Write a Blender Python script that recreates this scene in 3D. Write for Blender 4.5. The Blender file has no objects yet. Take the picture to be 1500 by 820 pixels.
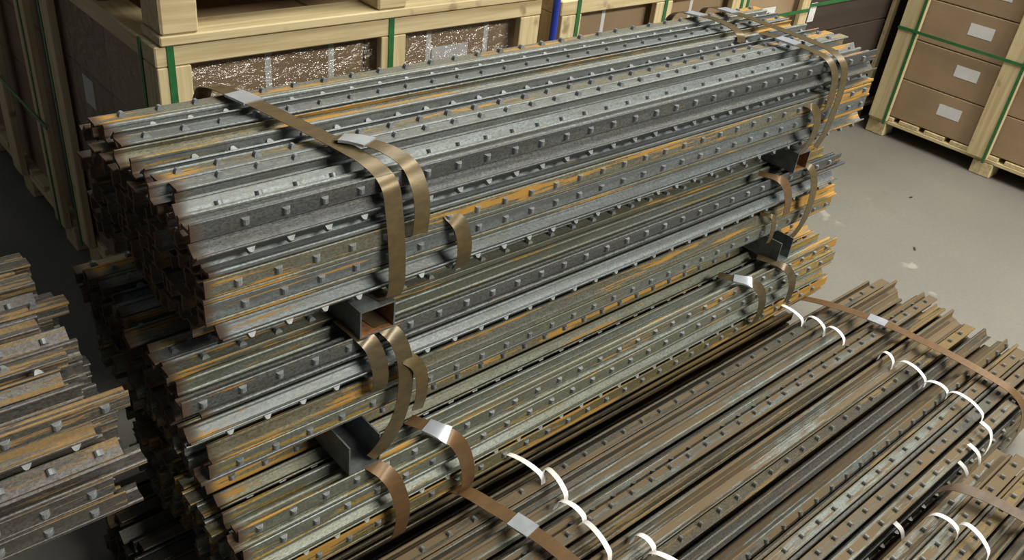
import bpy, bmesh, math, random
from mathutils import Vector, Matrix, noise as nz3
random.seed(7)
sc = bpy.context.scene
COL = sc.collection

# ------------------------------------------------------------------ camera
cd = bpy.data.cameras.new('camera'); cam = bpy.data.objects.new('camera', cd); COL.objects.link(cam)
cd.sensor_width = 36.0; cd.lens = 1270.0 / 1500.0 * 36.0; cd.clip_start = .02
CR = ((0.74831, 0.28607, -0.5985), (-0.6546, 0.46451, -0.59643), (0.10739, 0.83809, 0.53486))
M = Matrix(CR).to_4x4(); M = Matrix(CR).orthogonalized().to_4x4() if hasattr(Matrix, 'orthogonalized') else M
M.translation = (0, 0, 1.59)
cam.matrix_world = M
sc.camera = cam
# ------------------------------------------------------------------ world, lamps, exposure
w = bpy.data.worlds.new('hall'); sc.world = w; w.use_nodes = True
w.node_tree.nodes['Background'].inputs[0].default_value = (.92, .96, 1, 1)
w.node_tree.nodes['Background'].inputs[1].default_value = .10
def lamp(x, y, z, sx, sy, power, col=(1, .95, .84)):
    l = bpy.data.lights.new('hall_lamp', 'AREA'); l.shape = 'RECTANGLE'; l.size = sx; l.size_y = sy
    l.energy = power; l.color = col
    o = bpy.data.objects.new('hall_lamp', l); COL.objects.link(o); o.location = (x, y, z)
lamp(3.6, .4, 5.0, 3.6, 1.2, 220)
lamp(3.6, 3.8, 5.0, 3.6, 1.2, 150)
lamp(7.4, .4, 5.0, 3.6, 1.2, 210)
lamp(2.8, -4.2, 4.6, 3.6, 1.2, 800)
vs = sc.view_settings
vs.view_transform = 'Standard'; vs.look = 'None'; vs.gamma = 1; vs.use_curve_mapping = False; vs.exposure = -.1

# ------------------------------------------------------------------ materials
def nodes(name):
    m = bpy.data.materials.new(name); m.use_nodes = True
    nt = m.node_tree; b = nt.nodes['Principled BSDF']
    return m, nt, b
def N(nt, t, **kw):
    n = nt.nodes.new(t)
    for k, v in kw.items(): setattr(n, k, v)
    return n
def L(nt, a, b): nt.links.new(a, b)
def math_n(nt, op, a, b=None, clamp=False):
    n = N(nt, 'ShaderNodeMath', operation=op, use_clamp=clamp)
    for i, v in enumerate((a, b)):
        if v is None: continue
        if isinstance(v, (int, float)): n.inputs[i].default_value = v
        else: L(nt, v, n.inputs[i])
    return n.outputs[0]
def coords(nt, scale, seed=True):
    tc = N(nt, 'ShaderNodeTexCoord'); mp = N(nt, 'ShaderNodeMapping'); mp.inputs['Scale'].default_value = scale
    if seed:
        oi = N(nt, 'ShaderNodeObjectInfo'); cx = N(nt, 'ShaderNodeCombineXYZ')
        r = math_n(nt, 'MULTIPLY', oi.outputs['Random'], 61.7)
        for i in range(3): L(nt, r, cx.inputs[i])
        L(nt, cx.outputs[0], mp.inputs['Location'])
    L(nt, tc.outputs['Object'], mp.inputs['Vector'])
    return mp.outputs[0], tc
def noise(nt, vec, scale=1, detail=4, rough=.6):
    n = N(nt, 'ShaderNodeTexNoise'); n.inputs['Scale'].default_value = scale
    n.inputs['Detail'].default_value = detail; n.inputs['Roughness'].default_value = rough
    L(nt, vec, n.inputs['Vector']); return n.outputs[0]
def ramp(nt, fac, lo, hi):
    n = N(nt, 'ShaderNodeMapRange'); n.interpolation_type = 'SMOOTHSTEP'
    n.inputs[1].default_value = lo; n.inputs[2].default_value = hi
    L(nt, fac, n.inputs[0]); return n.outputs[0]
def mix(nt, fac, a, b):
    n = N(nt, 'ShaderNodeMix', data_type='RGBA')
    if isinstance(fac, (int, float)): n.inputs[0].default_value = fac
    else: L(nt, fac, n.inputs[0])
    for i, v in ((6, a), (7, b)):
        if isinstance(v, tuple): n.inputs[i].default_value = (*v, 1)
        else: L(nt, v, n.inputs[i])
    return n.outputs[2]
PL = 1.86   # length of a post
def steel(name, a, b, rust, amt, rust2=None, endrust=.5, metal=.42, rough=.5, tone=.82, scallop=0.):
    m, nt, B = nodes(name)
    v, tc = coords(nt, (1.3, 55, 55)); v2, _ = coords(nt, (3.2, 75, 75)); v3, _ = coords(nt, (170, 260, 260))
    n1 = noise(nt, v, 1, 4); n2 = noise(nt, v2, 1, 7, .68); n3 = noise(nt, v3, 1, 3, .75)
    a, b = (a[0] * tone, a[1] * tone, a[2] * tone * .93), (b[0] * tone, b[1] * tone, b[2] * tone * .90)
    sx = N(nt, 'ShaderNodeSeparateXYZ'); L(nt, tc.outputs['Object'], sx.inputs[0])
    f1 = n1
    if scallop:   # light mill-scale patches that repeat with the studs
        w1 = math_n(nt, 'MULTIPLY', math_n(nt, 'SINE', math_n(nt, 'MULTIPLY', sx.outputs[0], 99.3)), scallop)
        f1 = math_n(nt, 'ADD', n1, w1)
    base = mix(nt, ramp(nt, f1, .40, .60), a, b)
    v4, _ = coords(nt, (14, 90, 90)); n4 = noise(nt, v4, 1, 5, .7)
    base = mix(nt, math_n(nt, 'MULTIPLY', ramp(nt, n4, .42, .66), .5), base, (.15 * tone, .13 * tone, .085 * tone))
    base = mix(nt, ramp(nt, n3, .35, .75), base, tuple(c * .45 for c in a))
    e1 = ramp(nt, sx.outputs[0], PL - .42, PL + .05)
    e2 = ramp(nt, sx.outputs[0], .25, -.05)
    e = math_n(nt, 'MULTIPLY', math_n(nt, 'MAXIMUM', e1, math_n(nt, 'MULTIPLY', e2, .6)), .24 * endrust)
    rm = ramp(nt, math_n(nt, 'ADD', n2, e), .625 - amt, .66 - amt)
    rcol = mix(nt, ramp(nt, n3, .35, .65), rust, rust2 or tuple(c * .6 for c in rust))
    col = mix(nt, rm, base, rcol)
    tip = ramp(nt, math_n(nt, 'ADD', sx.outputs[0], math_n(nt, 'MULTIPLY', n2, -.024)), .014, -.012)
    col = mix(nt, tip, col, (.075, .045, .026))
    rm = math_n(nt, 'MAXIMUM', rm, tip)
    L(nt, col, B.inputs['Base Color'])
    L(nt, math_n(nt, 'MULTIPLY_ADD', rm, .35) if False else math_n(nt, 'ADD', math_n(nt, 'MULTIPLY', rm, .32), rough), B.inputs['Roughness'])
    L(nt, math_n(nt, 'MULTIPLY', math_n(nt, 'SUBTRACT', 1.0, rm), metal), B.inputs['Metallic'])
    bp = N(nt, 'ShaderNodeBump'); bp.inputs['Strength'].default_value = .25; bp.inputs['Distance'].default_value = .002
    L(nt, n3, bp.inputs['Height']); L(nt, bp.outputs[0], B.inputs['Normal'])
    return m
ORG = (.46, .21, .035); OCH = (.34, .23, .05)
ST_BLUE = [steel('steel_blue', (.30, .345, .385), (.20, .225, .25), OCH, -.02, ORG),
           steel('steel_pale', (.35, .385, .41), (.27, .295, .32), OCH, -.05),
           steel('steel_dark', (.13, .145, .165), (.20, .215, .23), ORG, -.04),
           steel('steel_olive', (.28, .28, .23), (.23, .24, .22), OCH, .055, ORG),
           steel('steel_ochre', (.27, .26, .19), (.25, .27, .27), ORG, .075, OCH)]
ST_OLIVE = [steel('steel_olive_grey', (.29, .31, .27), (.22, .22, .17), OCH, .05, ORG),
            steel('steel_olive_pale', (.33, .37, .36), (.27, .28, .22), OCH, .04),
            steel('steel_straw', (.30, .26, .13), (.28, .28, .22), ORG, .10, OCH)]
BRN = (.128, .088, .043)
ST_BROWN = [steel('steel_brown', (.17, .17, .155), (.15, .135, .105), BRN, .12, (.12, .09, .05), metal=.4, tone=.62),
            steel('steel_brown_patchy', (.34, .39, .39), (.19, .175, .14), BRN, .15, (.12, .09, .05), metal=.35, tone=.60, scallop=.04),
            steel('steel_umber', (.13, .12, .10), (.17, .14, .09), (.19, .13, .045), .09, (.14, .10, .045), metal=.35, tone=.62),
            steel('steel_charcoal', (.11, .115, .12), (.165, .165, .16), BRN, .03, metal=.5, tone=.7)]
ST_LEFT = [steel('steel_taupe', (.24, .235, .225), (.18, .17, .165), (.30, .19, .07), .06, (.22, .15, .07), endrust=.25, metal=.45, tone=.66),
           steel('steel_mauve', (.21, .195, .20), (.25, .25, .26), (.26, .18, .08), .04, endrust=.25, metal=.5, tone=.68)]
def simple(name, col, rough=.5, metal=0., var=.25, scale=(30, 30, 30), col2=None, bump=0.):
    m, nt, B = nodes(name)
    v, _ = coords(nt, scale); n = noise(nt, v, 1, 5)
    L(nt, mix(nt, ramp(nt, n, .35, .65), col, col2 or tuple(c * (1 - var) for c in col)), B.inputs['Base Color'])
    B.inputs['Roughness'].default_value = rough; B.inputs['Metallic'].default_value = metal
    if bump:
        bp = N(nt, 'ShaderNodeBump'); bp.inputs['Strength'].default_value = bump; bp.inputs['Distance'].default_value = .003
        L(nt, n, bp.inputs['Height']); L(nt, bp.outputs[0], B.inputs['Normal'])
    return m
CUT = simple('cut_end_rust', (.055, .036, .024), .85, 0, .5, (120, 120, 120), (.10, .06, .032), .4)
STUDM = simple('stud_steel', (.27, .29, .30), .5, .3, .3, (60, 60, 60))
STUDB = simple('stud_steel_dull', (.19, .195, .18), .55, .3, .4, (60, 60, 60))
BAND = simple('strap_rust_olive', (.105, .082, .04), .34, .35, .4, (40, 90, 90), (.145, .104, .046), .05)
BANDB = simple('strap_rust_brown', (.125, .075, .036), .42, .25, .4, (40, 90, 90), (.16, .088, .035), .05)
BANDD = simple('strap_dark', (.085, .07, .043), .30, .4, .4, (40, 90, 90), (.125, .092, .045), .05)
SEAL = simple('seal_zinc', (.55, .60, .66), .35, .55, .15, (40, 40, 40))
WHITE = simple('white_plastic', (.82, .82, .80), .45, 0, .05)
TUBE = simple('tube_steel', (.20, .22, .22), .45, .5, .35, (40, 40, 40))
TUBEIN = simple('tube_inside_rust', (.28, .125, .045), .8, 0, .5, (50, 50, 50))
GREEN = simple('green_strap', (.03, .16, .05), .4, 0, .2)
BLUE = simple('blue_plastic', (.03, .06, .45), .4, 0, .15)
LABEL = simple('white_label', (.72, .73, .74), .6, 0, .06)
DEBRIS = simple('dark_scrap', (.03, .025, .02), .7)
def wood(name, sc3):
    m, nt, B = nodes(name)
    v, _ = coords(nt, sc3); n = noise(nt, v, 1, 6, .6)
    v2, _ = coords(nt, (9, 9, 9)); n2 = noise(nt, v2, 1, 3)
    c = mix(nt, ramp(nt, n, .35, .7), (.66, .56, .33), (.50, .39, .205))
    c = mix(nt, ramp(nt, n2, .62, .75), c, (.32, .24, .13))
    L(nt, c, B.inputs['Base Color']); B.inputs['Roughness'].default_value = .7
    bp = N(nt, 'ShaderNodeBump'); bp.inputs['Strength'].default_value = .25; bp.inputs['Distance'].default_value = .002
    L(nt, n, bp.inputs['Height']); L(nt, bp.outputs[0], B.inputs['Normal'])
    return m
WX = wood('pine_along_x', (3, 60, 60)); WY = wood('pine_along_y', (60, 3, 60)); WZ = wood('pine_along_z', (60, 60, 3))
def card(name, col):
    m, nt, B = nodes(name)
    v, _ = coords(nt, (4, 4, 170)); n = noise(nt, v, 1, 3); v2, _ = coords(nt, (5, 5, 5)); n2 = noise(nt, v2, 1, 4)
    c = mix(nt, ramp(nt, n2, .3, .7), col, tuple(x * .85 for x in col))
    c = mix(nt, math_n(nt, 'MULTIPLY', ramp(nt, n, .5, .7), .25), c, tuple(x * .7 for x in col))
    L(nt, c, B.inputs['Base Color']); B.inputs['Roughness'].default_value = .75
    return m
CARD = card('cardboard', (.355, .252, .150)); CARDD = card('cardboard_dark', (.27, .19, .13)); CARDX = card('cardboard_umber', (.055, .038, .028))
TAPE = simple('carton_tape', (.40, .28, .17), .25, 0, .1)
def wrapmat():
    m, nt, B = nodes('stretch_film')
    out = [n for n in nt.nodes if n.type == 'OUTPUT_MATERIAL'][0]
    tr = N(nt, 'ShaderNodeBsdfTransparent'); gl = N(nt, 'ShaderNodeBsdfGlossy'); gl.inputs['Roughness'].default_value = .16
    gl.inputs['Color'].default_value = (.9, .9, .9, 1); tr.inputs['Color'].default_value = (.96, .96, .96, 1)
    v, _ = coords(nt, (26, 26, 40)); n = noise(nt, v, 1, 4, .6)
    bp = N(nt, 'ShaderNodeBump'); bp.inputs['Strength'].default_value = 1; bp.inputs['Distance'].default_value = .02
    L(nt, n, bp.inputs['Height']); L(nt, bp.outputs[0], gl.inputs['Normal'])
    mx = N(nt, 'ShaderNodeMixShader'); mx.inputs[0].default_value = .19
    L(nt, tr.outputs[0], mx.inputs[1]); L(nt, gl.outputs[0], mx.inputs[2]); L(nt, mx.outputs[0], out.inputs[0])
    return m
FILM = wrapmat()
def floormat():
    m, nt, B = nodes('concrete')
    v, _ = coords(nt, (1, 1, 1), False)
    n1 = noise(nt, v, .9, 6, .6); n2 = noise(nt, v, 60, 4, .7); n3 = noise(nt, v, 5.5, 3, .5); n4 = noise(nt, v, 2.3, 5, .7)
    c = mix(nt, ramp(nt, n1, .3, .7), (.195, .189, .163), (.165, .162, .146))
    c = mix(nt, math_n(nt, 'MULTIPLY', ramp(nt, n2, .35, .7), .35), c, (.125, .12, .105))
    c = mix(nt, math_n(nt, 'MULTIPLY', ramp(nt, n3, .69, .74), .5), c, (.36, .355, .33))
    c = mix(nt, math_n(nt, 'MULTIPLY', ramp(nt, n4, .60, .72), .35), c, (.13, .12, .10))
    L(nt, c, B.inputs['Base Color']); B.inputs['Roughness'].default_value = .55
    bp = N(nt, 'ShaderNodeBump'); bp.inputs['Strength'].default_value = .15; bp.inputs['Distance'].default_value = .003
    L(nt, n2, bp.inputs['Height']); L(nt, bp.outputs[0], B.inputs['Normal'])
    return m
CONC = floormat()
WALLM = simple('painted_wall', (.10, .10, .10), .8, 0, .15, (1, 1, 1))

# ------------------------------------------------------------------ helpers
def link(name, me, parent=None, loc=None):
    o = bpy.data.objects.new(name, me); COL.objects.link(o)
    if parent: o.parent = parent
    if loc: o.location = loc
    return o
def tag(o, label=None, cat=None, group=None, kind=None):
    if label: o['label'] = label
    if cat: o['category'] = cat
    if group: o['group'] = group
    if kind: o['kind'] = kind
    return o
BOXES = {}
def boxmesh(d, mat, bev=.002):
    key = (tuple(round(x, 4) for x in d), mat.name, bev)
    if key in BOXES: return BOXES[key]
    bm = bmesh.new(); bmesh.ops.create_cube(bm, size=1)
    bmesh.ops.scale(bm, vec=d, verts=bm.verts)
    if bev: bmesh.ops.bevel(bm, geom=bm.edges[:], offset=bev, segments=1, affect='EDGES')
    me = bpy.data.meshes.new('box'); bm.to_mesh(me); bm.free(); me.materials.append(mat)
    BOXES[key] = me; return me
def box(name, a, b, mat, parent=None, bev=.002):
    d = tuple(b[i] - a[i] for i in range(3)); c = Vector([(a[i] + b[i]) / 2 for i in range(3)])
    if parent: c = c - parent.location
    return link(name, boxmesh(d, mat, bev), parent, c)
def empty(name, loc):
    o = bpy.data.objects.new(name, None); o.empty_display_size = .05; COL.objects.link(o); o.location = loc; return o
def smooth_path(pts, n=6):
    P = [Vector(p) for p in pts]; out = []
    for i in range(len(P) - 1):
        p0, p1, p2, p3 = P[max(i - 1, 0)], P[i], P[i + 1], P[min(i + 2, len(P) - 1)]
        for k in range(n):
            t = k / n
            out.append(.5 * ((2 * p1) + (p2 - p0) * t + (2 * p0 - 5 * p1 + 4 * p2 - p3) * t * t + (3 * p1 - p0 - 3 * p2 + p3) * t ** 3))
    out.append(P[-1]); return out
def ribbon_mesh(path, width, th, mat, axis=Vector((1, 0, 0)), off=0., crown=0.):
    """a flat band: follows path, its width along `axis`, its thickness outward"""
    bm = bmesh.new(); rings = []
    for i, p in enumerate(path):
        t = (path[min(i + 1, len(path) - 1)] - path[max(i - 1, 0)]).normalized()
        wv = (axis - t * axis.dot(t)).normalized(); nv = t.cross(wv).normalized()
        c = p + nv * off
        rings.append([c + wv * (s * width / 2) + nv * (o * th) for s, o in ((-1, 0), (1, 0), (1, 1), (-1, 1))])
    for k in range(4):      # four strips with their own vertices: crisp edges, smooth along the band
        A = [bm.verts.new(r[k]) for r in rings]; B_ = [bm.verts.new(r[(k + 1) % 4]) for r in rings]
        for i in range(len(rings) - 1):
            f = bm.faces.new((A[i], B_[i], B_[i + 1], A[i + 1])); f.smooth = True
    for r in (rings[0][::-1], rings[-1]): bm.faces.new([bm.verts.new(p) for p in r])
    me = bpy.data.meshes.new('band'); bm.to_mesh(me); bm.free(); me.materials.append(mat)
    return me

# ------------------------------------------------------------------ the hall
def plane_struct(name, a, b, mat):
    o = box(name, a, b, mat, bev=0); o['kind'] = 'structure'; return o
plane_struct('floor', (-8, -6, -.1), (14, 9, 0), CONC)
plane_struct('wall_back', (-8, 8.8, 0), (14, 9, 6), WALLM)

# ------------------------------------------------------------------ steel posts
def profile():
    # studded T: flange face at z = +.018, stem edge at z = -.018
    return [(-.018, .0165), (-.0165, .018), (.0165, .018), (.018, .0165), (.018, .0142), (.0075, .0128), (.0040, .0095),
            (.0036, -.009), (.0052, -.0125), (.0050, -.0160), (.0028, -.018), (-.0028, -.018), (-.0050, -.0160), (-.0052, -.0125),
            (-.0036, -.009), (-.0040, .0095), (-.0075, .0128), (-.018, .0142)]
PK = .8
PROF = [(a * PK, b * PK) for a, b in profile()]
def post_geom(bm, length, bow, segs, mtx=None, mats=(0, 1)):
    rings = []
    for k in range(segs + 1):
        t = k / segs; dy = bow[0] * math.sin(math.pi * t); dz = bow[1] * math.sin(math.pi * t)
        rr = []
        for y, z in PROF:
            v = Vector((length * t, y + dy, z + dz))
            rr.append(bm.verts.new(mtx @ v if mtx else v))
        rings.append(rr)
    n = len(PROF)
    for a, b in zip(rings, rings[1:]):
        for i in range(n):
            f = bm.faces.new((a[i], b[i], b[(i + 1) % n], a[(i + 1) % n])); f.material_index = mats[0]
    for r, flip in ((rings[0], False), (rings[-1], True)):
        f = bm.faces.new(r[::-1] if flip else r); f.material_index = mats[1]
POSTS = {}
def post_mesh(mat, variant):
    key = (mat.name, variant)
    if key in POSTS: return POSTS[key]
    bows = ((0, 0), (.0004, .001), (-.0004, .0005), (.0003, -.001))
    bm = bmesh.new(); post_geom(bm, PL + (0, -.006, .006, .003)[variant], bows[variant], 6)
    bmesh.ops.recalc_face_normals(bm, faces=bm.faces)
    me = bpy.data.meshes.new('post'); bm.to_mesh(me); bm.free()
    me.materials.append(mat); me.materials.append(CUT)
    POSTS[key] = me; return me
def stud_mesh(mat):
    bm = bmesh.new()
    # a slanted tooth: steep on one side, ramped on the other, rounded top
    prof = [(-.0075, -.002), (-.0052, .0055), (-.0032, .0076), (.0008, .0076), (.004, .0045), (.0078, -.002)]
    L0 = [bm.verts.new((x, -.0054 * (1 if z < 0 else .8), z)) for x, z in prof]
    L1 = [bm.verts.new((x, .0054 * (1 if z < 0 else .8), z)) for x, z in prof]
    n = len(prof)
    for i in range(n - 1): bm.faces.new((L0[i], L0[i + 1], L1[i + 1], L1[i]))
    bm.faces.new((L0[-1], L0[0], L1[0], L1[-1])); bm.faces.new(L0[::-1]); bm.faces.new(L1)
    bmesh.ops.recalc_face_normals(bm, faces=bm.faces)
    me = bpy.data.meshes.new('stud'); bm.to_mesh(me); bm.free(); me.materials.append(mat); return me
STUD_A, STUD_B = stud_mesh(STUDM), stud_mesh(STUDB)
ORD = ['first', 'second', 'third', 'fourth', 'fifth', 'sixth', 'seventh', 'eighth', 'ninth', 'tenth', 'eleventh', 'twelfth',
       'thirteenth', 'fourteenth', 'fifteenth', 'sixteenth', 'seventeenth', 'eighteenth', 'nineteenth', 'twentieth',
       'twenty-first', 'twenty-second', 'twenty-third', 'twenty-fourth', 'twenty-fifth', 'twenty-sixth', 'twenty-seventh', 'twenty-eighth', 'twenty-ninth', 'thirtieth', 'thirty-first', 'thirty-second', 'thirty-third', 'thirty-fourth']
LOOK = {'steel_blue': 'blue-grey', 'steel_pale': 'pale grey', 'steel_dark': 'dark grey', 'steel_olive': 'olive-streaked', 'steel_ochre': 'orange-streaked',
        'steel_olive_grey': 'olive-grey', 'steel_olive_pale': 'pale olive', 'steel_straw': 'yellow-rusted', 'steel_brown': 'brown', 'steel_brown_patchy': 'patchy brown',
        'steel_umber': 'umber', 'steel_charcoal': 'charcoal', 'steel_taupe': 'taupe', 'steel_mauve': 'mauve-grey'}
CORE = bmesh.new(); CORE_MATS = []
def core_post(x, y, z, th, mat):
    if mat not in CORE_MATS: CORE_MATS.append(mat)
    if CUT not in CORE_MATS: CORE_MATS.append(CUT)
    post_geom(CORE, PL, (0, 0), 1, Matrix.Translation((x, y, z)) @ Matrix.Rotation(th, 4, 'X'), (CORE_MATS.index(mat), CORE_MATS.index(CUT)))
def post(x, y, z, th, mat, label, group, studs, stud=STUD_A, yaw=0):
    o = link('steel_post', post_mesh(mat, random.randrange(4)), None, (x, y, z))
    o.rotation_euler = (th, 0, yaw)
    tag(o, label, 'steel post', group)
    if studs:
        ph = random.uniform(.03, .085)
        n = int((PL - ph - .02) / .0633)
        for k in range(n + 1):
            c = link('stud', stud, o, (ph + k * .0633, 0, .0142))
    return o
def bundle(where, group, x0, yf, yb, zb, zt, rows, mats, keep, stud=STUD_A, pitch=.0202, ragged=.016, weights=None, front=True, arch=0., side=.36, skewend=0., tilts=(1.25, 1.0, .75, -.6, -.8, -1.1, 2.3, -2.3)):
    """nested rows of T posts; a front column lies with faces turned outward. keep(kind,row) -> 'solo' | 'core'"""
    rh = (zt - zb) / rows
    pick = lambda: random.choices(mats, weights)[0]
    def put(kind, row, i, y, z, th, lab):
        x = x0 + random.uniform(-ragged, ragged) + skewend * (y - yf)
        m = pick(); lab = LOOK[m.name] + ' ' + lab
        if keep(kind, row) == 'solo':
            up = (math.cos(th) > .25 or math.sin(th) > .25) if kind == 'top' else (math.sin(th) > .25 or abs(math.cos(th)) > .5)
            post(x, y, z, th, m, lab, group, up and (kind == 'front' or row == 0), stud, random.uniform(-.0002, .0002))
        else:
            core_post(x, y, z, th, m)
    y1 = yf; WD = 2.4
    if front:
        z = zt - .004; cnt = 0; k = 0; H = zt - zb
        while z - pitch > zb - .004:
            wide = z - WD * pitch > zb - .002 and random.random() < side * .8
            h = pitch * (WD if wide else 1)
            zc = z - h / 2
            yy = yf + .021 - .010 * math.sin(math.pi * min(1, max(0, (zt - zc) / H))) + random.uniform(-.001, .001)
            if wide: th = random.choice((.15, .45, .7, 2.4, 2.7, 3.0, -.5)) + random.uniform(-.08, .08)
            else: th = (-math.pi / 2 if k % 2 == 1 else math.pi / 2) + random.uniform(-.05, .05)
            put('front', cnt, cnt, yy + (.004 if cnt == 0 else 0), zc, th, 'steel post, %s down on the front of %s' % (ORD[cnt], where))
            z -= h; cnt += 1; k += 0 if wide else 1
        y1 = yf + .046
    n = int((yb - y1) / pitch); py = (yb - y1) / n
    for r in range(rows):
        y = yb; cnt = 0; k = r
        while y - py > y1 - .0005:
            wide = r == 0 and y - WD * py > y1 and random.random() < side
            h = py * (WD if wide else 1)
            t = (yb - y) / (yb - y1); last = y - h - py < y1
            z = zt - .0165 - r * rh + arch * (math.sin(math.pi * t) - 1) + random.uniform(-.0018, .0018)
            if r == 0: z += -(.008 if last and front else 0) - (.010 if cnt == 0 else 0) - (.003 if wide else 0)
            if wide: th = random.choice(tilts) + random.uniform(-.08, .08)
            else: th = (0 if k % 2 == 0 else math.pi) + random.uniform(-.06, .06)
            lab = 'steel post, %s from the back ' % ORD[cnt] + ('on top of %s' % where if r == 0 else 'in %s row of %s' % (ORD[r], where))
            put('top', r, cnt, y - h / 2 + random.uniform(-.0005, .0005), z, th, lab)
            y -= h; cnt += 1; k += 0 if wide else 1

solo = lambda k, r: 'solo'

bundle('the highest steel bundle', 'posts of the highest bundle', .405, 1.0, 1.457, .759, .985, 6, ST_BLUE, solo, weights=(3, 2.2, 2, 3.2, 2.6))
bundle('the middle stacked bundle', 'posts of the middle bundle', .362, .985, 1.455, .510, .703, 5, ST_BLUE + ST_OLIVE[:2], lambda k, r: 'solo' if k == 'front' or r < 3 else 'core', weights=(3, 2.4, 2, 2.2, 2.4, 2, 2))
bundle('the third stacked bundle', 'posts of the third bundle', .385, .935, 1.41, .238, .443, 5, ST_OLIVE,
       lambda k, r: 'solo' if k == 'front' or r == 0 else 'core', weights=(3, 2, 2))
bundle('the lowest bundle of the tall stack', 'posts of the lowest bundle', .31, .955, 1.42, .015, .193, 5, ST_BROWN, lambda k, r: 'core')
bundle('the broad front bundle', 'posts of the broad bundle', .64, .325, .915, .03, .272, 6, ST_BROWN,
       lambda k, r: 'solo' if k == 'front' or r == 0 else 'core', stud=STUD_B, pitch=.0208, ragged=.03, weights=(3, 3.5, 2.4, 2), arch=.012, side=.42, tilts=(1.9, 2.3, -2.3, -1.9, 1.1, -.9, 2.7))
bundle('the bottom right bundle', 'posts of the corner bundle', .06, -.12, .282, .06, .33, 6, ST_BROWN,
       lambda k, r: 'solo' if k == 'top' and r == 0 else 'core', stud=STUD_B, ragged=.03, weights=(3, 2.4, 2.4, 3), arch=.02)
bundle('the left edge bundle', 'posts of the left bundle', .258 - PL, 1.0, 1.47, .53, .75, 6, ST_LEFT,
       lambda k, r: 'solo' if k == 'front' or r == 0 else 'core', ragged=.03)
bundle('the lower bundle at the left edge', 'posts of the lower left bundle', .06 - PL, 1.02, 1.47, .02, .45, 11, ST_LEFT, lambda k, r: 'core')
bmesh.ops.recalc_face_normals(CORE, faces=CORE.faces)
cm = bpy.data.meshes.new('posts'); CORE.to_mesh(cm); CORE.free()
for m in CORE_MATS: cm.materials.append(m)
tag(link('steel_post_filling', cm), 'dark steel posts packed inside and under the bundles', 'steel post', kind='stuff')

# ------------------------------------------------------------------ spacers between the bundles
def tube_mesh(length, w, h, t, open_top=False):
    """hollow section along +y with its open end at y = 0"""
    bm = bmesh.new()
    if open_top:
        prof = [(-w/2, h), (-w/2, 0), (w/2, 0), (w/2, h), (w/2 - t, h), (w/2 - t, t), (-w/2 + t, t), (-w/2 + t, h)]
        a = [bm.verts.new((x, 0, z)) for x, z in prof]; b = [bm.verts.new((x, length, z)) for x, z in prof]
        n = 8
        for i in range(n):
            f = bm.faces.new((a[i], a[(i + 1) % n], b[(i + 1) % n], b[i])); f.material_index = 1 if i in (4, 5, 6) else 0
        for q in ((0, 1, 6, 7), (1, 2, 5, 6), (2, 3, 4, 5)):
            bm.faces.new([a[k] for k in q]); bm.faces.new([b[k] for k in q][::-1])
    else:
        o = [(-w/2, 0), (w/2, 0), (w/2, h), (-w/2, h)]; i_ = [(-w/2 + t, t), (w/2 - t, t), (w/2 - t, h - t), (-w/2 + t, h - t)]
        V = {}
        for nm, pr in (('o', o), ('i', i_)):
            for e, y in ((0, 0), (1, length)): V[nm, e] = [bm.verts.new((x, y, z)) for x, z in pr]
        for k in range(4):
            j = (k + 1) % 4
            bm.faces.new((V['o', 0][k], V['o', 0][j], V['o', 1][j], V['o', 1][k]))
            f = bm.faces.new((V['i', 0][k], V['i', 1][k], V['i', 1][j], V['i', 0][j])); f.material_index = 1
            for e in (0, 1): bm.faces.new((V['o', e][k], V['o', e][j], V['i', e][j], V['i', e][k]))
    bmesh.ops.recalc_face_normals(bm, faces=bm.faces)
    me = bpy.data.meshes.new('spacer'); bm.to_mesh(me); bm.free(); me.materials.append(TUBE); me.materials.append(TUBE if open_top else TUBEIN)
    return me
def spacer(x, y0, y1, z0, h, w, lab, open_top=False):
    o = link('steel_spacer', tube_mesh(y1 - y0, w, h, .003, open_top), None, (x, y0, z0)); tag(o, lab, 'spacer', 'spacers between the bundles')
spacer(.684, .985, 1.45, .704, .054, .070, 'square steel tube with rusty open end under the highest bundle, near end')
spacer(1.985, .985, 1.45, .704, .054, .058, 'grey steel tube under the highest bundle, far end')
spacer(.638, .946, 1.44, .444, .065, .066, 'open steel channel under the middle bundle, near end', True)
spacer(1.985, .955, 1.44, .444, .064, .058, 'open steel channel under the middle bundle, far end', True)
spacer(.70, 1.02, 1.40, .20, .036, .05, 'steel spacer tube hidden under the third bundle, near end')
spacer(1.98, 1.02, 1.40, .20, .036, .05, 'steel spacer tube hidden under the third bundle, far end')
spacer(-.15, 1.0, 1.46, .46, .07, .07, 'steel spacer tube under the bundle at the left edge')

# ------------------------------------------------------------------ steel straps
def strap(pts, mat, lab, width=.031, seals=(), th=.0009, n=9):
    path = smooth_path(pts, n)
    base = path[0].copy()
    loc = [p - base for p in path]
    o = link('steel_strap', ribbon_mesh(loc, width, th, mat), None, base)
    tag(o, lab, 'strap', 'steel straps around the bundles')
    for t0, ln in seals:
        i0 = int(t0 * (len(loc) - 1)); acc = 0; seg = [loc[i0]]
        while i0 + 1 < len(loc) and acc < ln:
            d = loc[i0 + 1] - loc[i0]; acc += d.length
            if acc > ln: seg.append(loc[i0] + d * (1 - (acc - ln) / d.length))
            else: seg.append(loc[i0 + 1])
            i0 += 1
        c = seg[len(seg) // 2].copy()
        s = link('strap_seal', ribbon_mesh([p - c for p in seg], width + .006, .0045, SEAL, off=-.0015), o, c)
        s['label'] = 'bright zinc crimp seal'
    return o
Z = .992   # a hand above the top of the highest bundle
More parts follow.
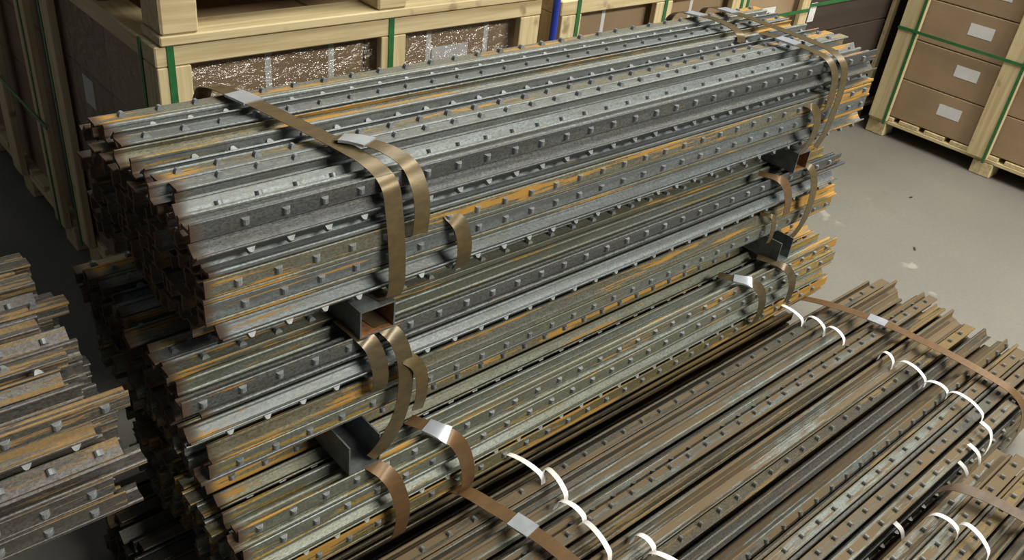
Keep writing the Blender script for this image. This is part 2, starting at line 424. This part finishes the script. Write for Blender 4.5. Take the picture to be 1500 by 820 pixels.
# highest bundle, near end
strap([(.600, 1.466, .80), (.608, 1.467, .90), (.617, 1.465, .965), (.628, 1.445, .990), (.645, 1.36, .997), (.668, 1.22, .999), (.690, 1.09, .998), (.700, 1.03, .992),
       (.706, .996, .972), (.709, .986, .93), (.713, .981, .87), (.715, .979, .81), (.714, .983, .775), (.710, .995, .7615), (.70, 1.03, .7592)], BAND,
      'long olive-brown steel strap over the highest bundle, near end', .033, ((.27, .055),))
strap([(.692, 1.13, 1.0015), (.715, 1.10, 1.005), (.738, 1.05, 1.004), (.752, 1.008, .990), (.757, .984, .955), (.757, .976, .92), (.754, .975, .882)], BAND,
      'short strap tail with cut end beside the long strap, near end of highest bundle', .031, ((.06, .05),))
strap([(.822, 1.02, .888), (.832, .998, .886), (.845, .982, .868), (.853, .977, .835), (.857, .980, .80), (.857, .99, .775)], BAND,
      'short steel strap curling out of the front of the highest bundle', .031)
# highest bundle, far end
strap([(1.935, 1.467, .91), (1.945, 1.465, .965), (1.953, 1.44, .991), (1.958, 1.38, .999), (1.955, 1.32, 1.004), (1.950, 1.27, 1.002), (1.945, 1.235, .993), (1.94, 1.222, .975)], BAND,
      'curled strap on the top back corner of the highest bundle, far end', .031, ((.36, .05),))
strap([(2.085, 1.467, .90), (2.09, 1.465, .965), (2.088, 1.44, .991), (2.085, 1.36, .999), (2.075, 1.22, 1.001), (2.065, 1.09, 1.0), (2.062, 1.03, .994), (2.06, .992, .97), (2.058, .980, .92),
       (2.052, .977, .86), (2.045, .980, .80), (2.03, .985, .76)], BAND, 'steel strap nearest the far ends of the highest bundle', .032, ((.24, .05),))
strap([(1.985, 1.20, 1.0025), (1.99, 1.12, 1.003), (1.995, 1.05, 1.0), (2.0, 1.005, .99), (2.006, .982, .96), (2.008, .976, .92), (2.006, .974, .88), (1.995, .985, .86)], BAND,
      'bent strap with seal beside the farthest strap of the highest bundle', .031, ((.10, .055),))
strap([(1.93, 1.01, .888), (1.945, .985, .886), (1.965, .975, .865), (1.975, .972, .83), (1.972, .976, .79), (1.96, .985, .758)], BAND,
      'short strap on the front of the highest bundle, far end', .031)
# middle bundle
strap([(.652, 1.05, .7065), (.656, .998, .704), (.668, .978, .688), (.676, .968, .655), (.679, .964, .62), (.677, .968, .592)], BANDD,
      'dark strap tail below the square tube, left of its neighbour, on the middle bundle', .032)
strap([(.692, 1.05, .708), (.700, .995, .706), (.714, .973, .69), (.724, .962, .655), (.726, .955, .61), (.720, .951, .56), (.705, .948, .52), (.676, .943, .487), (.650, .945, .465)], BANDD,
      'dark strap running from the square tube down into the open channel', .032)
strap([(.728, .962, .648), (.746, .953, .63), (.756, .948, .60), (.757, .947, .56), (.752, .95, .525)], BAND,
      'olive strap tail curling out behind the dark strap of the middle bundle', .026)
strap([(1.865, 1.03, .707), (1.89, .985, .703), (1.915, .970, .68), (1.93, .962, .64), (1.935, .960, .60)], BANDB,
      'upper brown strap on the middle bundle, far end', .031)
strap([(2.02, 1.03, .707), (2.035, .985, .703), (2.045, .967, .67), (2.05, .960, .62), (2.047, .960, .56), (2.035, .965, .52), (2.015, .968, .502)], BAND,
      'long olive strap on the middle bundle, far end', .032)
strap([(1.868, .995, .605), (1.885, .968, .603), (1.892, .962, .58), (1.895, .962, .545), (1.893, .965, .525)], BAND,
      'small shiny strap low on the middle bundle, far end', .02)
# third bundle
strap([(.772, 1.0, .452), (.790, .96, .455), (.805, .930, .452), (.822, .915, .437), (.838, .907, .405), (.850, .903, .36), (.857, .906, .315), (.858, .915, .285)], BANDB,
      'brown strap with bright seal on the third bundle, near end', .032, ((.13, .048),))
strap([(.652, .952, .4425), (.658, .938, .4420), (.668, .922, .434), (.680, .910, .41), (.692, .904, .365), (.698, .905, .32), (.70, .912, .28), (.70, .92, .25)], BANDB,
      'brown strap below the open channel on the third bundle', .032)
strap([(1.755, 1.0, .452), (1.775, .96, .455), (1.80, .930, .452), (1.822, .912, .435), (1.84, .904, .40), (1.85, .905, .35), (1.852, .915, .31)], BANDD,
      'dark strap with bright seal on the third bundle, far end', .032, ((.15, .048),))
strap([(1.93, 1.0, .452), (1.948, .955, .452), (1.962, .925, .444), (1.975, .908, .42), (1.985, .903, .38), (1.988, .908, .335)], BANDD,
      'dark shiny strap on the third bundle near its far ends', .032)
# broad bundle
strap([(.838, .952, .245), (.845, .94, .272), (.857, .90, .287), (.872, .84, .289), (.888, .77, .291), (.900, .69, .293), (.905, .58, .293), (.905, .46, .290), (.905, .37, .280), (.905, .318, .25), (.905, .302, .18)], BANDB,
      'rusty strap with bright seal across the broad bundle, near end', .033, ((.37, .05),))
strap([(2.135, .955, .25), (2.14, .94, .274), (2.16, .88, .287), (2.19, .80, .291), (2.21, .72, .294), (2.225, .62, .294), (2.235, .52, .293), (2.243, .43, .287), (2.248, .36, .277), (2.25, .318, .245), (2.245, .303, .19), (2.235, .305, .13)], BANDB,
      'rusty strap with bright seal across the broad bundle, far end', .033, ((.33, .05),))
strap([(1.645, .305, .30), (1.655, .295, .33), (1.67, .27, .349), (1.69, .22, .351), (1.70, .15, .352), (1.705, .05, .353)], simple('strap_umber', (.12, .085, .055), .5, .2, .3, (25, 60, 60)),
      'dark brown strap across the bottom right bundle', .033)

# ------------------------------------------------------------------ white plastic ties
def tie(x0, y0, x1, y1, z, lab, rise=.014, dip=.022, wdt=.0125):
    P = []
    for t, h in ((0, -dip), (.05, -.002), (.18, rise * .7), (.4, rise), (.65, rise * .9), (.88, rise * .35), (.97, -.004), (1, -dip)):
        P.append((x0 + (x1 - x0) * t, y0 + (y1 - y0) * t, z + h))
    path = smooth_path(P, 5); b = path[0].copy()
    ax = Vector((1, 0, 0))
    o = link('plastic_tie', ribbon_mesh([p - b for p in path], wdt, .0009, WHITE, ax), None, b)
    tag(o, lab, 'tie', 'white plastic ties round the posts')
ZF = .282
near = [(.985, .955, 1.018, .846), (1.035, .868, 1.022, .782), (.992, .782, 1.010, .716), (.998, .718, .985, .622), (1.055, .628, 1.066, .580), (1.045, .585, 1.075, .50)]
for i, q in enumerate(near):
    tie(*q, ZF, 'white plastic tie on the broad bundle, %s from the tall stack, near row' % ORD[i])
far = [(2.022, .972, 2.036, .862), (2.056, .868, 2.049, .800), (2.060, .808, 2.052, .741), (2.083, .652, 2.076, .608), (2.094, .606, 2.079, .517), (2.060, .520, 2.083, .459), (2.086, .462, 2.070, .360)]
for i, q in enumerate(far):
    tie(*q, ZF, 'white plastic tie on the broad bundle, %s from the tall stack, far row' % ORD[i])
for i, (x, z0, z1, y) in enumerate(((2.01, .275, .225, .318), (1.93, .255, .215, .305), (1.87, .24, .205, .303), (1.56, .235, .16, .300))):
    P = [(x + .02, y + .035, z0 + .012), (x + .012, y + .008, z0 + .008), (x + .004, y - .006, (z0 + z1) / 2 + .01), (x - .008, y - .008, z1), (x - .012, y + .004, z1 - .02)]
    path = smooth_path(P, 5); b = path[0].copy()
    tag(link('plastic_tie', ribbon_mesh([p - b for p in path], .014, .0009, WHITE), None, b),
        'white plastic tie on the front side of the broad bundle, %s from the far end' % ORD[i], 'tie', 'white plastic ties round the posts')
tie(1.552, .276, 1.562, .214, .338, 'white plastic tie on the corner bundle, nearer the broad bundle')
tie(1.585, .226, 1.555, .150, .340, 'white plastic tie on the corner bundle, farther from the broad bundle')

# ------------------------------------------------------------------ crates with cartons
def crate(lab, x0, x1, y0, y1, z0, z1, front=(), left=(), pw=.09, straps_f=(), straps_l=(), hstrap=None):
    """open pine crate on a pallet; front/left = positions of the upright boards on the -y and -x faces"""
    r = empty('pallet_crate', ((x0 + x1) / 2, (y0 + y1) / 2, z0)); tag(r, lab, 'crate', 'pine pallet crates')
    t = .022
    xs = [x0 + .05, (x0 + x1) / 2, x1 - .05]; ys = [y0 + .05, (y0 + y1) / 2, y1 - .05]
    for x in xs:
        for y in ys: box('pallet_block', (x - .05, y - .05, z0), (x + .05, y + .05, z0 + .07), WX, r, .004)
    for y in ys: box('stringer', (x0, y - .05, z0 + .07), (x1, y + .05, z0 + .088), WX, r)
    for x in (x0, x1 - .10): box('stringer', (x, y0 + .101, z0 + .07), (x + .10, y1 - .101, z0 + .0875), WY, r)
    n = int((y1 - y0) / .135); p = (y1 - y0) / n
    for i in range(n): box('deck_board', (x0 + .004, y0 + i * p + .012, z0 + .0885), (x1 - .004, y0 + (i + 1) * p - .020, z0 + .108), WX, r)
    for x in front: box('upright', (x, y0 - t, z0 + .0885), (x + pw, y0, z1 - .046), WZ, r)
    for y in left: box('upright', (x0 - t, y, z0 + .0885), (x0, y + pw, z1 - .046), WZ, r)
    box('top_rail', (x0 - t, y0 - t, z1 - .045), (x1 + t, y0 + .07, z1), WX, r, .003)
    box('top_rail', (x0 - t, y1 - .07, z1 - .045), (x1 + t, y1, z1), WX, r, .003)
    box('top_rail', (x0 - t, y0 + .0705, z1 - .045), (x0 + .06, y1 - .0705, z1), WY, r, .003)
    box('top_rail', (x1 - .06, y0 + .0705, z1 - .045), (x1 + t, y1 - .0705, z1), WY, r, .003)
    for x in straps_f: box('packing_strap', (x, y0 - t - .003, z0 + .07), (x + .015, y0 - t - .0005, z1 + .001), GREEN, r, 0)
    for y in straps_l: box('packing_strap', (x0 - t - .003, y, z0 + .07), (x0 - t - .0005, y + .014, z1 + .001), GREEN, r, 0)
    if hstrap:
        if left: box('packing_strap', (x0 - t - .0055, y0 - t, hstrap), (x0 - t - .0032, y1, hstrap + .014), GREEN, r, 0)
        if front: box('packing_strap', (x0 - t, y0 - t - .0055, hstrap), (x1, y0 - t - .0032, hstrap + .014), GREEN, r, 0)
    return r
def carton(x0, x1, y0, y1, z0, z1, lab, mat=CARD, lf=None, ll=None, tape_f=False):
    c = empty('carton', ((x0 + x1) / 2, (y0 + y1) / 2, z0)); tag(c, lab, 'carton', 'brown cartons in the crates')
    body = box('body', (x0, y0, z0), (x1, y1, z1), mat, c, .004)
    def on(name, p, q):
        o = box(name, p, q, LABEL, None, 0); o.location = o.location - c.location - body.location; o.parent = body; return o
    if lf:   # (x, z, w, h) on the front
        x, z, a, b = lf; on('paper_label', (x, y0 - .0012, z), (x + a, y0 - .0002, z + b))['label'] = 'white paper label'
    if ll:
        y, z, a, b = ll; on('paper_label', (x0 - .0012, y, z), (x0 - .0002, y + a, z + b))['label'] = 'white paper label'
    if tape_f:
        for x in tape_f: on('tape', (x, y0 - .0010, z0 + .07), (x + .016, y0 - .0002, z1 - .004))['label'] = 'white tape strip'
    return c
# back crate A (left) and the one behind it
AX0, AX1, AY0, AY1, AZ = .679, 1.745, 1.802, 2.60, .952
crate('pine crate of wrapped cartons right behind the highest bundle', AX0, AX1, AY0, AY1, 0, AZ, front=(.659, 1.222, 1.69), left=(1.802, 2.51), straps_f=(.682, 1.242), pw=.074, straps_l=(1.85, 2.57))
ROWN = ('lowest', 'second lowest', 'third lowest', 'top')
for k in range(4):
    z0 = .112 + k * .196; z1 = z0 + .193
    for j, (a, b, nm) in enumerate(((AX0 + .012, 1.205, 'left'), (1.209, AX1 - .012, 'right'))):
        lf = (1.42, z0 + .085, .125, .055) if (k == 3 and j == 1) else None
        tp = ((.93, 1.10),(1.40, 1.60))[j] if k == 3 else False
        carton(a, b, AY0 + .03, 2.19, z0, z1, 'wrapped carton in the %s %s layer of crate behind highest bundle' % (nm, ROWN[k]), CARD, lf, None, tp)
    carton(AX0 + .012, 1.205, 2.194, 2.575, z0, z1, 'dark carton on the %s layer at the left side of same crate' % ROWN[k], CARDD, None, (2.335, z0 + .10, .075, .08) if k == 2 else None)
crate('pine crate behind the left end of the nearest back crate', AX0 - .02, 1.76, 2.66, 3.62, 0, .952, left=(2.665, 3.1, 3.53), straps_l=(2.70,), hstrap=.44)
for k in range(4):
    z0 = .112 + k * .196
    for j, (a, b) in enumerate(((2.69, 3.14), (3.144, 3.6))):
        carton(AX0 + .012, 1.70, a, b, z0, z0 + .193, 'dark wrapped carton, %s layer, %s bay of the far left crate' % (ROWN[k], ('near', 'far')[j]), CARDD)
# stretch film round the cartons of crate A
def film(name, pts, lab, amp):
    bm = bmesh.new(); nx, nz = 130, 60
    (a, b, z0, z1, ax, c) = pts
    V = [[None] * (nz + 1) for _ in range(nx + 1)]
    for i in range(nx + 1):
        for j in range(nz + 1):
            u = a + (b - a) * i / nx; z = z0 + (z1 - z0) * j / nz
            d = (nz3.noise(Vector((u * 14 + z * 9, z * 38, 3.1))) * .6 + (1 - abs(nz3.noise(Vector((u * 22 - z * 16, z * 30, 7.7)))) * 2) * .5) * amp
            V[i][j] = bm.verts.new((u, c + d, z) if ax == 'x' else (c + d, u, z))
    for i in range(nx):
        for j in range(nz): bm.faces.new((V[i][j], V[i + 1][j], V[i + 1][j + 1], V[i][j + 1]))
    me = bpy.data.meshes.new('film'); bm.to_mesh(me); bm.free(); me.materials.append(FILM)
    for p in me.polygons: p.use_smooth = True
    tag(link(name, me), lab, 'film')
film('stretch_film', (AX0 + .01, AX1 - .01, .12, .90, 'x', AY0 + .016), 'clear glossy stretch film over the carton fronts behind the bundles', .010)
film('stretch_film', (AY0 + .02, 2.57, .12, .90, 'y', AX0 + .003), 'clear stretch film over the dark left side of the cartons', .004)
# crate stacked on A
def pallet_top(lab, x0, x1, y0, y1, z0, blocks):
    r = empty('stacked_pallet', ((x0 + x1) / 2, (y0 + y1) / 2, z0)); tag(r, lab, 'pallet')
    for y in (y0, (y0 + y1) / 2 - .05, y1 - .1): box('bottom_board', (x0, y, z0), (x1, y + .10, z0 + .022), WX, r, .003)
    for x, wd in blocks:
        for y in (y0, (y0 + y1) / 2 - .05, y1 - .1): box('pallet_block', (x, y, z0 + .0225), (x + wd, y + .10, z0 + .135), WX, r, .005)
    for x, wd in blocks: box('stringer', (x, y0, z0 + .1355), (x + wd, y1, z0 + .155), WY, r)
    n = 6; p = (y1 - y0) / n
    for i in range(n): box('deck_board', (x0, y0 + i * p + .01, z0 + .1555), (x1, y0 + (i + 1) * p - .012, z0 + .175), WX, r)
pallet_top('pine pallet stacked on top of the nearest back crate', .668, 1.78, 1.772, 2.59, .9535, ((.672, .082), (1.205, .085), (1.69, .085)))
carton(.70, 1.76, 1.81, 2.56, 1.1295, 1.45, 'unseen carton body added on the upper pallet to block light', CARDD)  # out of view; added to block light above the nearest back crate
# crates farther right along the back
crate('pine crate between the blue pole and the label carton at the back', 1.93, 2.88, 1.86, 2.66, 0, .915, front=(1.915, 2.36, 2.80), left=(1.87, 2.56), straps_f=(1.975, 2.40, 2.85), pw=.085)
for k in range(4):
    z0 = .112 + k * .188
    for j, (a, b) in enumerate(((1.945, 2.40), (2.404, 2.865))):
        carton(a, b, 1.885, 2.63, z0, z0 + .185, 'brown carton, %s layer, %s half of crate beyond the blue pole' % (ROWN[k], ('left', 'right')[j]), CARD, None, None, (a + .2,) if k == 3 else False)
crate('pine crate with green straps at the back right of the highest bundle', 3.00, 3.52, 1.95, 2.75, 0, 1.05, front=(2.98, 3.46), left=(1.96, 2.66), straps_f=(3.03,), pw=.06, hstrap=.70)
for k in range(4):
    z0 = .112 + k * .222
    carton(3.015, 3.505, 1.975, 2.72, z0, z0 + .219, 'brown carton, %s layer of back crate beyond the far ends' % ROWN[k], CARD,
           (3.2, z0 + .07, .13, .10) if k in (2, 3) else None, None, (3.10,) if k in (2,) else False)
crate('dark crate between the back crates and the right crate', 3.60, 5.3, 1.99, 2.75, 0, 1.05, front=(4.42,), pw=.04, hstrap=.70)  # pine frame; its cartons are a darker brown
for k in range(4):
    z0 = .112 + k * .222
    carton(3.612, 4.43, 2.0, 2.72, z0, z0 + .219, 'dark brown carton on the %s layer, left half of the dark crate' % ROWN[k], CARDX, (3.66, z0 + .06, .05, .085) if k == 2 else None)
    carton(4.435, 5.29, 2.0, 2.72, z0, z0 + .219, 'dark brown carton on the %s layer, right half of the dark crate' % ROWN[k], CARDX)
# the right crate, its side turned to the camera
EX = 4.382
crate('tall pine crate with green straps and labelled cartons at the right', EX, 5.28, .66, 1.89, 0, 1.165, left=(1.788, 1.262, .67), straps_l=(1.792, 1.266, .69), hstrap=.545, pw=.10)
for k in range(5):
    z0 = .112 + k * .2; z1 = z0 + .197
    nm = ('lowest', 'second lowest', 'middle', 'second highest', 'highest')[k]
    carton(EX + .012, EX + .45, 1.312, 1.87, z0, z1, 'carton with white label, %s in the left bay of right crate' % nm, CARD, None, (1.46 - (k % 2) * .01, z0 + .09, .115, .055) if k < 3 else (1.44, z0 + .075, .13, .07))
    carton(EX + .012, EX + .45, .685, 1.308, z0, z1, 'carton in the %s layer, right bay of right crate' % nm, CARD, None, (.95, z0 + .09, .115, .055))
    carton(EX + .455, 5.26, .685, 1.87, z0, z1, 'carton at the rear of the right crate, %s layer' % nm, CARD)

# ------------------------------------------------------------------ small things
bm = bmesh.new(); bmesh.ops.create_cone(bm, cap_ends=True, segments=12, radius1=.011, radius2=.011, depth=1.25)
bmesh.ops.bevel(bm, geom=[e for e in bm.edges if abs(e.verts[0].co.z - e.verts[1].co.z) < .01], offset=.003, segments=2, affect='EDGES')
bmesh.ops.translate(bm, vec=(0, 0, .625), verts=bm.verts)
me = bpy.data.meshes.new('pole'); bm.to_mesh(me); bm.free(); me.materials.append(BLUE)
o = link('plastic_pole', me, None, (1.845, 1.80, 0)); tag(o, 'bright blue plastic pole standing between two back crates', 'pole')
for i, (x, y, r, l, lab) in enumerate(((3.34, 1.08, .5, .03, 'small dark scrap on the floor between broad bundle and right crate'), (3.8, 1.33, -.2, .022, 'tiny dark scrap on the floor nearer the right crate'))):
    bm = bmesh.new(); P = [(-l / 2, -.003), (-l * .1, -.005), (l / 2, -.002), (l / 2, .003), (0, .004), (-l / 2, .002)]
    lo = [bm.verts.new((a, b, 0)) for a, b in P]; hi = [bm.verts.new((a * .9, b * .8, .004)) for a, b in P]
    bm.faces.new(lo[::-1]); bm.faces.new(hi)
    for k in range(6): bm.faces.new((lo[k], lo[(k + 1) % 6], hi[(k + 1) % 6], hi[k]))
    me = bpy.data.meshes.new('scrap'); bm.to_mesh(me); bm.free(); me.materials.append(DEBRIS)
    o = link('floor_scrap', me, None, (x, y, .0)); o.rotation_euler.z = r; tag(o, lab, 'scrap')
